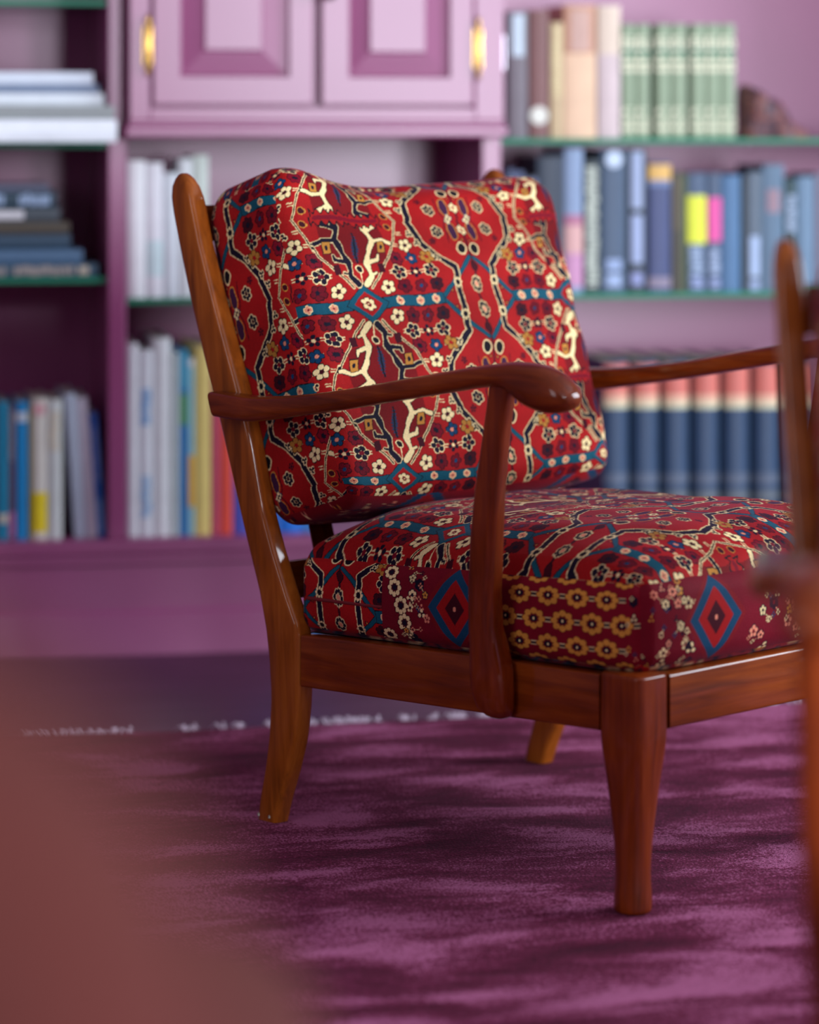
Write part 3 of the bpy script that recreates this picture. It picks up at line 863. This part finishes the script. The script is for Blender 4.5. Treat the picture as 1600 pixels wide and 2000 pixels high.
    # lobed bar where the trees meet
    cv.put((M < 60) & (A > 117 + 3 * np.sin(M * .5)), C_BLK); cv.put((M < 58) & (A > 119.5 + 3 * np.sin(M * .5)), C_RED)
    cv.put((M < 54) & (A > 124), C_CRIM)
    # little blocks
    cv.put((np.abs(M - 44) < 7) & (np.abs(A - 84) < 9), C_BLK); cv.put((np.abs(M - 44) < 6) & (np.abs(A - 84) < 8), np.where(True, C_GOLD * .8, 0)); cv.ell(44, 84, 2.6, 3.6, C_NAVY)
    cv.put((np.abs(M - 36) < 5) & (np.abs(A - 52) < 7), C_MAR)
    cv.ell(70, 118, 5, 4, C_MAR, C_GOLD, 1.2)
    C = cv.C
    # abrash: gentle dye variation and yarn speckle
    ab = 1 + .10 * np.sin(Yv * .05 + .5 * np.sin(X * .03)) + rng.normal(0, .05, X.shape)
    return np.clip(C * ab[..., None], 0, 1)
REPEAT = make_repeat()
NU, NV = REPEAT.shape[1], REPEAT.shape[0]

def rug_col(u, v):
    """u, v in millimetres -> dye"""
    a = np.mod(u + HALF_U, 2 * HALF_U) / RES; b_ = np.mod(v + HALF_V, 2 * HALF_V) / RES
    return REPEAT[np.clip(b_.astype(int), 0, NV - 1), np.clip(a.astype(int), 0, NU - 1)].copy()

def border_col(u, v, h):
    """border of the seat: u along the edge, v height (mm). Maroon ground, little sprays, lozenges and rosettes"""
    cv = Canvas(u, v, sr(112, 12, 30))
    return cv

def lozenge(cv, x, y, rx, ry):
    cv.poly4(x, y, rx + 9, ry + 10, sr(120, 18, 26))
    cv.poly4(x, y, rx, ry, sr(18, 66, 96)); cv.poly4(x, y, rx * .68, ry * .68, C_RED * .95)
    cv.poly4(x, y, rx * .36, ry * .36, C_MAR); cv.ell(x, y, 2.6, 3.2, C_SALM)

def sprays(cv, x0, x1, y0, y1, n, seed):
    r3 = random.Random(seed)
    for k in range(n):
        x, y = r3.uniform(x0, x1), r3.uniform(y0, y1)
        x2, y2 = x + r3.uniform(-14, 14), y + r3.uniform(-12, 12)
        cv.line([(x, y), (x2, y2)], 1.0, C_CREAM * .75)
        cv.flower(x, y, r3.choice((4.5, 6, 7.5)), r3.choice((3, 5, 6)), r3.choice((C_CREAM, C_CREAM * .8, C_GOLD, C_SALM, C_NAVY)), r3.choice((C_MAR, C_NAVY, C_CRIM)), r3.choice((None, C_NAVY)))
        cv.flower(x2, y2, 4, 4, r3.choice((C_CREAM * .7, C_SALM * .8, C_BLUE)), C_MAR)

# ================================================================ CUSHIONS
def cushion(name, half, rad, faces, shape, parent, dye):
    """rounded box of six gridded faces. faces: axis/sign -> (nu, nv); shape(P) bends the points; dye(face, P, a, b) colours them"""
    V, F, Cc, off = [], [], [], 0
    hx, hy, hz = half
    for key, (na, nb) in faces.items():
        ax, sg = key
        oth = [i for i in range(3) if i != ax]
        a = np.linspace(-1, 1, na); b_ = np.linspace(-1, 1, nb)
        # denser toward nothing: plain grid
        Aa, Bb = np.meshgrid(a, b_)
        P = np.zeros(Aa.shape + (3,)); P[..., ax] = sg; P[..., oth[0]] = Aa; P[..., oth[1]] = Bb
        Q = P * np.array(half)
        inner = np.array([max(hx - rad[0], 0), max(hy - rad[1], 0), max(hz - rad[2], 0)])
        base = np.clip(Q, -inner, inner)
        dlt = (Q - base) / np.array(rad)
        # equal-angle spread over the rounding keeps the grid even
        dlt = np.where(np.abs(dlt) < 1, np.tan(np.clip(dlt, -1, 1) * math.pi / 4), dlt)
        ln = np.linalg.norm(dlt, axis=-1, keepdims=True)
        Q2 = base + dlt / np.maximum(ln, 1e-9) * np.array(rad)
        R = shape(Q2, Q / np.array(half))
        V.append(R.reshape(-1, 3)); Cc.append(np.clip(dye(key, Q, Aa, Bb), 0, 1).reshape(-1, 3))
        idx = np.arange(na * nb).reshape(nb, na) + off
        q = np.stack([idx[:-1, :-1], idx[:-1, 1:], idx[1:, 1:], idx[1:, :-1]], -1).reshape(-1, 4)
        flip = (ax == 1) ^ (sg < 0)
        F.append(q[:, ::-1] if flip else q); off += na * nb
    V = np.concatenate(V).astype(np.float32); F = np.concatenate(F).astype(np.int32); Cc = np.concatenate(Cc).astype(np.float32)
    me = bpy.data.meshes.new(name)
    me.vertices.add(len(V)); me.vertices.foreach_set('co', V.ravel())
    me.loops.add(len(F) * 4); me.loops.foreach_set('vertex_index', F.ravel())
    me.polygons.add(len(F)); me.polygons.foreach_set('loop_start', np.arange(len(F), dtype=np.int32) * 4)
    me.polygons.foreach_set('use_smooth', np.ones(len(F), dtype=bool))
    me.update(calc_edges=True)
    at = me.color_attributes.new('dye', 'FLOAT_COLOR', 'POINT')
    at.data.foreach_set('color', np.concatenate([Cc, np.ones((len(Cc), 1), np.float32)], 1).ravel())
    me.materials.append(VELVET)
    o = bpy.data.objects.new(name, me); COL.objects.link(o)
    if parent: o.parent = parent
    return o

# ================================================================ ARMCHAIR
CH_A = math.radians(-45.8)
def make_armchair():
    root = empty('armchair', (0.0, 3.97, 0.0), CH_A)
    # --- back posts: side profile (height, back edge, front edge)
    prof = [(0, -.014, .024), (.0234, -.009, .031), (.0694, .005, .0516), (.115, .0155, .0690), (.1694, .0222, .0795), (.2200, .0205, .0815), (.2550, .0165, .0815),
            (.2669, .0140, .0790), (.3044, .006, .0608), (.355, -.0105, .0389), (.4064, -.0265, .0205), (.505, -.0550, -.0005), (.5634, -.0745, -.0187), (.6686, -.1075, -.0567),
            (.755, -.1305, -.0848), (.79, -.1385, -.0930), (.812, -.1420, -.0985), (.826, -.1418, -.1040), (.8360, -.1385, -.1110), (.8415, -.1335, -.1180), (.8435, -.127, -.1235)]
    for sg in (-1, 1):
        m = MB(); rings = []
        hs = np.unique(np.concatenate([np.linspace(0, .80, 46), [r[0] for r in prof if r[0] > .75], [.267, .255, .2669]]))
        for w in hs:
            ub, uf = interp(prof, w)
            vo = .267 + .05 * w; th = .028
            if w > .80:
                q = (w - .80) / .0436; sh = .011 * (1 - math.sqrt(max(0, 1 - min(q, .999) ** 2)))
            else: sh = 0
            if w < .006: sh = .001
            hx, hy = max((uf - ub) / 2, .002), max(th / 2 - sh, .002)
            rings.append([(x_, y_, w) for x_, y_ in rrect((ub + uf) / 2, sg * (vo - th / 2), hx, hy, min(.0075, hx * .9, hy * .9), 4)])
        m.loft(rings); m.build('back_post', WOOD_POST, root, True, 50)
        m = MB()                                   # dark glide and brass tacks under the foot
        m.loft([[(x_, y_, w) for x_, y_ in rrect(.0045, sg * (.267 - .014), .0175, .0125, .004, 3)] for w in (.0, .0035)])
        for q in (-.008, .013):
            m.lathe([(.0018, 0), (.0018, .003), (.0004, .0042)], (q, sg * .2672, .0055), 6)
        m.build('foot_glide', plain((150, 142, 130), .4, .5), root)
    # --- cross rails and slats behind the cushion
    def back_at(w): return interp(prof, w)
    def cross(w0, w1, name='back_rail'):
        m = MB(); ub0, uf0 = back_at(w0); ub1, uf1 = back_at(w1)
        y0 = .267 + .05 * (w0 + w1) / 2 - .030
        m.loft([[(ub0 + .006, y, w0), (uf0 - .036, y, w0), (uf1 - .036, y, w1), (ub1 + .006, y, w1)] for y in (-y0, y0)])
        m.build(name, WOOD_RED_Y, root)
    cross(.752, .800); cross(.290, .335)
    for y in (-.16, -.055, .055, .16):
        m = MB(); ub0, uf0 = back_at(.335); ub1, uf1 = back_at(.752)
        m.loft([[(ub0 + .009, y - .02, .3355), (ub0 + .0115, y - .02, .3355), (ub0 + .0115, y + .02, .3355), (ub0 + .009, y + .02, .3355)],
                [(ub1 + .009, y - .02, .7515), (ub1 + .0115, y - .02, .7515), (ub1 + .0115, y + .02, .7515), (ub1 + .009, y + .02, .7515)]])
        m.build('back_slat', WOOD_RED_Z, root)
    # --- seat rails
    for sg in (-1, 1):
        m = MB(); rings = []
        for u in (.0300, .0815, .2, .39, .5, .596):
            top = float(np.interp(u, [.08, .39, .66], [.2535, .2665, .2735])); bot = float(np.interp(u, [.08, .39, .66], [.1865, .199, .209]))
            rings.append([(u, y_, z_) for y_, z_ in rrect(sg * .262, (top + bot) / 2, .0125, (top - bot) / 2, .003, 3)])
        rings[0] = [(.0823, y, z_) for _, y, z_ in rings[1]]; rings = [rings[0]] + rings[2:]
        m.loft(rings); m.build('side_rail', WOOD_RED_X, root, True, 40)
    m = MB(); m.loft([[(x_, y, z_) for x_, z_ in rrect(.6465, .242, .0125, .0318, .004, 3)] for y in (-.2215, .2215)])
    m.build('front_rail', WOOD_RED_Y, root, True, 40)
    m = MB(); m.box(.04, .064, -.237, .237, .19, .25, .002); m.build('rear_rail', WOOD_RED_Y, root, True, 40)
    m = MB()
    m.box(.066, .632, -.2475, .2475, .232, .250, .003)
    m.build('seat_deck', plain((40, 22, 16), .9), root)
    # --- front legs
    leg = [(0, .0200, .0200, .0195, .000), (.004, .0215, .0215, .0205, 0), (.020, .0215, .0215, .0205, 0), (.045, .0203, .0203, .0195, 0), (.080, .0215, .0210, .019, 0), (.11, .0233, .0228, .017, 0),
           (.14, .0258, .0244, .015, 0), (.165, .0283, .0258, .013, 0), (.185, .0305, .0268, .011, 0), (.205, .0322, .0270, .010, 0), (.235, .0322, .0270, .010, 0), (.268, .0322, .0270, .010, 0), (.2735, .0317, .0265, .010, 0), (.2755, .0295, .0245, .009, 0)]
    for sg in (-1, 1):
        m = MB(); rings = []
        for w, hx, hy, r, _ in smooth_tab(leg, 3):
            cx = .6268 + (.0 if w > .2 else -.0012 * (1 - w / .2)); cy = sg * .2485
            rings.append([(x_, y_, max(w, 0)) for x_, y_ in rrect(cx, cy, hx, hy, r, 6)])
        m.loft(rings); m.build('front_leg', WOOD_RED_Z, root, True, 50)
    # --- arms
    tab = [(-.0340, .5605, .5285, .3120, .0180), (.0050, .5600, .5275, .3145, .0195), (.0556, .5605, .5285, .3190, .0205), (.1336, .5676, .5405, .3230, .0205), (.2279, .5813, .5560, .3240, .0200),
           (.3188, .5983, .5725, .3220, .0200), (.4064, .6147, .5884, .3180, .0205), (.4500, .6225, .5960, .3150, .0215), (.4820, .6275, .5985, .3140, .0230), (.5020, .6300, .5930, .3140, .0245),
           (.5180, .6305, .5830, .3150, .0258), (.5370, .6300, .5765, .3160, .0272), (.5560, .6270, .5735, .3170, .0272), (.5740, .6200, .5745, .3170, .0255), (.5880, .6105, .5785, .3170, .0215), (.5955, .6010, .5845, .3170, .0140), (.5980, .5955, .5885, .3170, .0060)]
    for sg in (-1, 1):
        m = MB(); rings = []
        for i, (u, top, bot, vc, hw) in enumerate(smooth_tab(tab, 4)):
            cz, hh = (top + bot) / 2, max((top - bot) / 2, .002); ring = []
            ex = float(np.interp(u, [.0, .12, .42, .5], [5.0, 3.2, 2.8, 2.2]))
            for k in range(24):
                a = 2 * math.pi * k / 24
                ca, sa = math.cos(a), math.sin(a)
                yy = math.copysign(abs(ca) ** (2 / ex), ca) * max(hw, .002); zz = math.copysign(abs(sa) ** (2 / ex), sa) * hh
                du = 0.0
                if u < .02:                           # rear end cut along the slant of the post
                    du = -(zz) * .32
                ring.append((u + du, sg * (vc + yy), cz + zz))
            rings.append(ring)
        m.loft(rings); m.build('armrest', WOOD_RED_X, root, True, 60)
        # --- uprights under the arms
        up = [(.603, .4640, .4960, -.302, -.324), (.5392, .4520, .4850, -.301, -.325), (.4774, .4393, .4760, -.299, -.325), (.4156, .4291, .4700, -.296, -.323), (.3539, .4223, .4620, -.290, -.320),
              (.3125, .4190, .4595, -.284, -.317), (.2860, .4165, .4620, -.2748, -.314), (.2600, .4145, .4680, -.2748, -.312), (.2350, .4150, .4690, -.2748, -.310), (.2150, .4220, .4680, -.2748, -.306), (.2050, .4330, .4630, -.2755, -.300), (.2020, .440, .4560, -.278, -.294)]
        m = MB(); rings = []
        for w, ua, ub_, vi, vo in up:
            hx, hy = (ub_ - ua) / 2, (vi - vo) / 2
            rings.append([(x_, y_, w) for x_, y_ in rrect((ua + ub_) / 2, -sg * (vi + vo) / 2 * 1.0, hx, hy, min(hx, hy) * .75, 6)])
        m.loft(rings); m.build('arm_upright', WOOD_RED_Z, root, True, 50)

    # --- seat cushion
    SC = np.array([.3600, 0.0, .3190]); SH = (.295, .266, .0555)
    def seat_shape(Q, U):
        a, b_, c = np.clip(U[..., 0], -1, 1), np.clip(U[..., 1], -1, 1), U[..., 2]
        R = Q.copy()
        crown = (1 - np.abs(a) ** (5.0 - 1.2 * a)) * (1 - np.abs(b_) ** 4.5)
        R[..., 2] += np.where(c > -.999, (c + 1) / 2 * (.052 * crown - .002), 0)
        bulge = np.cos(np.clip(c, -1, 1) * math.pi / 2)
        R[..., 0] += np.sign(a) * bulge * .007 * (np.abs(a) > .9) * (1 - b_ ** 4); R[..., 1] += np.sign(b_) * bulge * .004 * (np.abs(b_) > .9) * (1 - a ** 4)
        R[..., 2] += (c > 0) * c * .0022 * np.sin(Q[..., 0] * 31 + 2 * np.sin(Q[..., 1] * 17)) * np.sin(Q[..., 1] * 27 + 1)
        g_ = (np.clip((a - .72) / .28, 0, 1) * np.clip((np.abs(b_) - .70) / .30, 0, 1)) ** 1.4
        R[..., 0] -= .013 * g_; R[..., 1] -= np.sign(b_) * .013 * g_
        R[..., 2] += R[..., 0] * (.0345 + .014 * (c + 1) / 2) + .014 * (c + 1) / 2 * np.clip(-a, 0, 1) ** 2 * (1 - b_ ** 6)
        return R + SC
    def seat_dye(key, Q, A, Bb):
        x, y, z = Q[..., 0] * 1000, Q[..., 1] * 1000, Q[..., 2] * 1000
        ax, sg = key
        if ax == 2: return rug_col(x + 60, y - 40)
        if ax == 1:                                   # long side: u runs front to back, z 0 is the mid height
            cv = Canvas(x, z, sr(112, 12, 30))
            back = rug_col(x * 1.0 + 412, z + 20)
            mask = x < -132
            cv.C[mask] = back[mask]
            for i_, px in enumerate((-124, -116, -104, -98, -128)):
                cv.flower(px + 6, 42 - i_ * 22, 13, 8, C_CREAM * .95, C_NAVY, C_MAR, ky=1.0)
            sprays(cv, -92, -50, -55, 55, 16, 5)
            sprays(cv, 36, 62, -55, 55, 10, 8)
            lozenge(cv, -4, 0, 46, 56)
            cv.put(x > 70, sr(120, 10, 30))
            for j in range(5):
                for i_ in range(6):
                    fx = 82 + i_ * 46 + (j % 2) * 22; fy = 58 - j * 29
                    if fx > 275: continue
                    cv.put((np.abs(z - fy) < 2.2) & (np.abs(x - fx - 21) < 8), C_NAVY)
                    cv.put((np.abs(np.abs(z - fy) - 2.4) < .7) & (np.abs(x - fx - 21) < 8), C_CREAM * .7)
                    cv.flower(fx, fy, 20, 8, C_GOLD, C_NAVY, sr(110, 44, 18), ky=.68); cv.ell(fx, fy, 1.6, 1.6, C_CREAM)
            sprays(cv, 272, 289, -55, 55, 5, 19)
            return cv.C
        if ax == 0:
            cv = Canvas(y, z, sr(112, 12, 30))
            sprays(cv, -262, -180, -55, 55, 26, 31); sprays(cv, -80, 60, -55, 55, 34, 33)
            lozenge(cv, -142, 0, 46, 56); lozenge(cv, 90, 0, 46, 58)
            sprays(cv, 150, 262, -55, 55, 26, 37)
            return cv.C
        return rug_col(x, z)
    cushion('seat_cushion', SH, (.022, .022, .026), {(2, 1): (560, 440), (1, -1): (640, 150), (0, 1): (440, 150), (1, 1): (60, 30), (0, -1): (60, 30), (2, -1): (60, 60)}, seat_shape, root, seat_dye)
    m = MB()                                          # welt along the rear half of the near side
    m.tube([(SC[0] + x_, -.2672 - .001 * math.sin((x_ + .27) * 9), .3085 + .036 * (x_ + .05)) for x_ in np.linspace(-.272, -.132, 10)], .0026, 8)
    m.build('welt', plain((112, 18, 24), .7), root, True, 60)

    # --- back cushion, leaning on the rails
    tilt = math.radians(17.2)
    BH = (.079, .266, .228)
    bc = np.array([.011, 0.0, .609])
    ct, stt = math.cos(tilt), math.sin(tilt)
    def back_shape(Q, U):
        a, b_, c = np.clip(U[..., 0], -1, 1), np.clip(U[..., 1], -1, 1), np.clip(U[..., 2], -1, 1)
        R = Q.copy()
        crown = (1 - np.abs(b_) ** 2.2) * (1 - np.abs(c) ** 2.2)
        R[..., 0] += np.where(a > 0, a * (.030 * crown - .004), a * .006 * crown)
        # top edge sags in the middle, the near corner stands up as a soft ear
        top = np.clip((c - .2) / .8, 0, 1) ** 1.5
        R[..., 2] += top * (-.012 + .021 * np.exp(-((b_ + .84) / .24) ** 2) - .004 * np.exp(-((b_ + .1) / .3) ** 2) + .006 * np.exp(-((b_ - .8) / .2) ** 2))
        R[..., 0] += top * .010 * np.exp(-((b_ + .8) / .2) ** 2) - top * .010 * (a > 0) * a * np.exp(-((b_ + .28) / .2) ** 2)
        R[..., 2] += np.clip((-c - .3) / .7, 0, 1) * .010 * b_ ** 2
        R[..., 1] *= 1 + .10 * Q[..., 2]
        R[..., 1] += np.sign(b_) * .004 * np.cos(c * math.pi / 2) * (np.abs(b_) > .85)
        R[..., 0] += np.where(a > 0, a * .012 * np.clip(-c, 0, 1), 0)
        wr = .0016 * np.sin(Q[..., 1] * 43 + 3 * Q[..., 2] * 11) * np.sin(Q[..., 2] * 29 + 1.2) + .0012 * np.sin(Q[..., 1] * 23 - Q[..., 2] * 61)
        R[..., 0] += wr * (a > 0) * a
        X, Zz = R[..., 0], R[..., 2]
        out = np.empty_like(R)
        out[..., 0] = bc[0] + X * ct - Zz * stt
        out[..., 1] = bc[1] + R[..., 1]
        out[..., 2] = bc[2] + X * stt + Zz * ct
        return out
    def back_dye(key, Q, A, Bb):
        x, y, z = Q[..., 0] * 1000, Q[..., 1] * 1000, Q[..., 2] * 1000
        ax, sg = key
        if ax == 0 and sg > 0: return rug_col(y + 162, (z - 38) * 1.07)
        if ax == 1: return rug_col(x * 1.05 + 262, z + 62) * .92  # side panels darkened: nap shade put into the dye
        if ax == 2 and sg > 0: return rug_col(y + 162, (228 - 38 + (79 - x)) * 1.07)
        cv = Canvas(y, x, sr(120, 14, 26))
        if ax == 2:
            sprays(cv, -262, -100, -60, 60, 30, 41); lozenge(cv, -110, 40, 60, 60); sprays(cv, 0, 262, -60, 60, 50, 43); lozenge(cv, 190, 50, 60, 60)
            for i_ in range(9): cv.flower(-30 + i_ * 24, 40, 11, 8, C_GOLD, C_NAVY, C_MAR)
            return cv.C
        return rug_col(y, z)
    cushion('back_cushion', BH, (.036, .030, .040), {(0, 1): (600, 540), (1, -1): (150, 500), (2, 1): (500, 130), (2, -1): (320, 90), (1, 1): (80, 120), (0, -1): (100, 100)}, back_shape, root, back_dye)
    return root

chair = make_armchair()
tag(chair, 'walnut armchair with red oriental patterned cushions standing on the plum rug', 'armchair', 'patterned walnut armchairs')

def copy_tree(o, parent=None):
    c = o.copy(); COL.objects.link(c); c.parent = parent
    for ch in list(o.children): copy_tree(ch, c)
    return c
chair2 = copy_tree(chair)
chair2['label'] = 'second walnut armchair, out of focus and cut by the right picture edge'
chair2.location = (.614, 2.50, 0); chair2.scale = (.95, .95, .95)
chair2.rotation_euler = (0, 0, math.atan2(-.998, -.062))

# ================================================================ RUSSET TUB CHAIR close to the lens
def velvet_plain(name, col):
    m, nt, b = new_mat(name)
    tc = N(nt, 'ShaderNodeTexCoord'); nz = N(nt, 'ShaderNodeTexNoise', Scale=60.0, Detail=4.0)
    nt.links.new(tc.outputs['Object'], nz.inputs['Vector'])
    c = lin(col); r = ramp(nt, [(0.3, tuple(v * .85 for v in c)), (0.7, tuple(v * 1.15 for v in c))])
    nt.links.new(nz.outputs['Fac'], r.inputs['Fac']); nt.links.new(r.outputs['Color'], b.inputs['Base Color'])
    b.inputs['Roughness'].default_value = .9; b.inputs['Specular IOR Level'].default_value = .15
    return m
RUSSET = velvet_plain('russet_upholstery', (80, 38, 34))
tub = empty('tub_chair', (-.404, .90, FLOOR + .012), 0)
tag(tub, 'russet upholstered chair, a blur in the lower left foreground', 'armchair')
def slab(name, x0, x1, y0, y1, z0, z1, r, mat):
    """upright rounded slab: outline in x-z with big corner radius, soft edges in y"""
    cx, cz, hx, hz = (x0 + x1) / 2, (z0 + z1) / 2, (x1 - x0) / 2, (z1 - z0) / 2
    m = MB(); rings = []
    D = y1 - y0; e = min(.035, D * .45)
    for q in range(7):
        a = math.pi / 2 * q / 6; rings.append((y0 + e - e * math.cos(a), e - e * math.sin(a)))
    for q in range(7):
        a = math.pi / 2 * q / 6; rings.append((y1 - e + e * math.sin(a), e - e * math.cos(a)))
    m.loft([[(px, yy, pz) for px, pz in rrect(cx, cz, hx - ins, hz - ins, r, 10)] for yy, ins in rings])
    return m.build(name, mat, tub, True, 60)
slab('backrest', -.37, .37, -.35, -.24, .18, .815, .13, RUSSET)
slab('seat', -.255, .255, -.235, .30, .20, .44, .06, RUSSET)
slab('arm', -.37, -.26, -.235, .30, .18, .58, .05, RUSSET); slab('arm', .26, .37, -.235, .30, .18, .58, .05, RUSSET)
for sx in (-.3, .3):
    for sy in (-.29, .24):
        m = MB(); m.lathe([(.014, 0), (.024, .18)], (sx, sy, 0), 12); m.build('leg', WOOD_RED_Z, tub, True, 40)
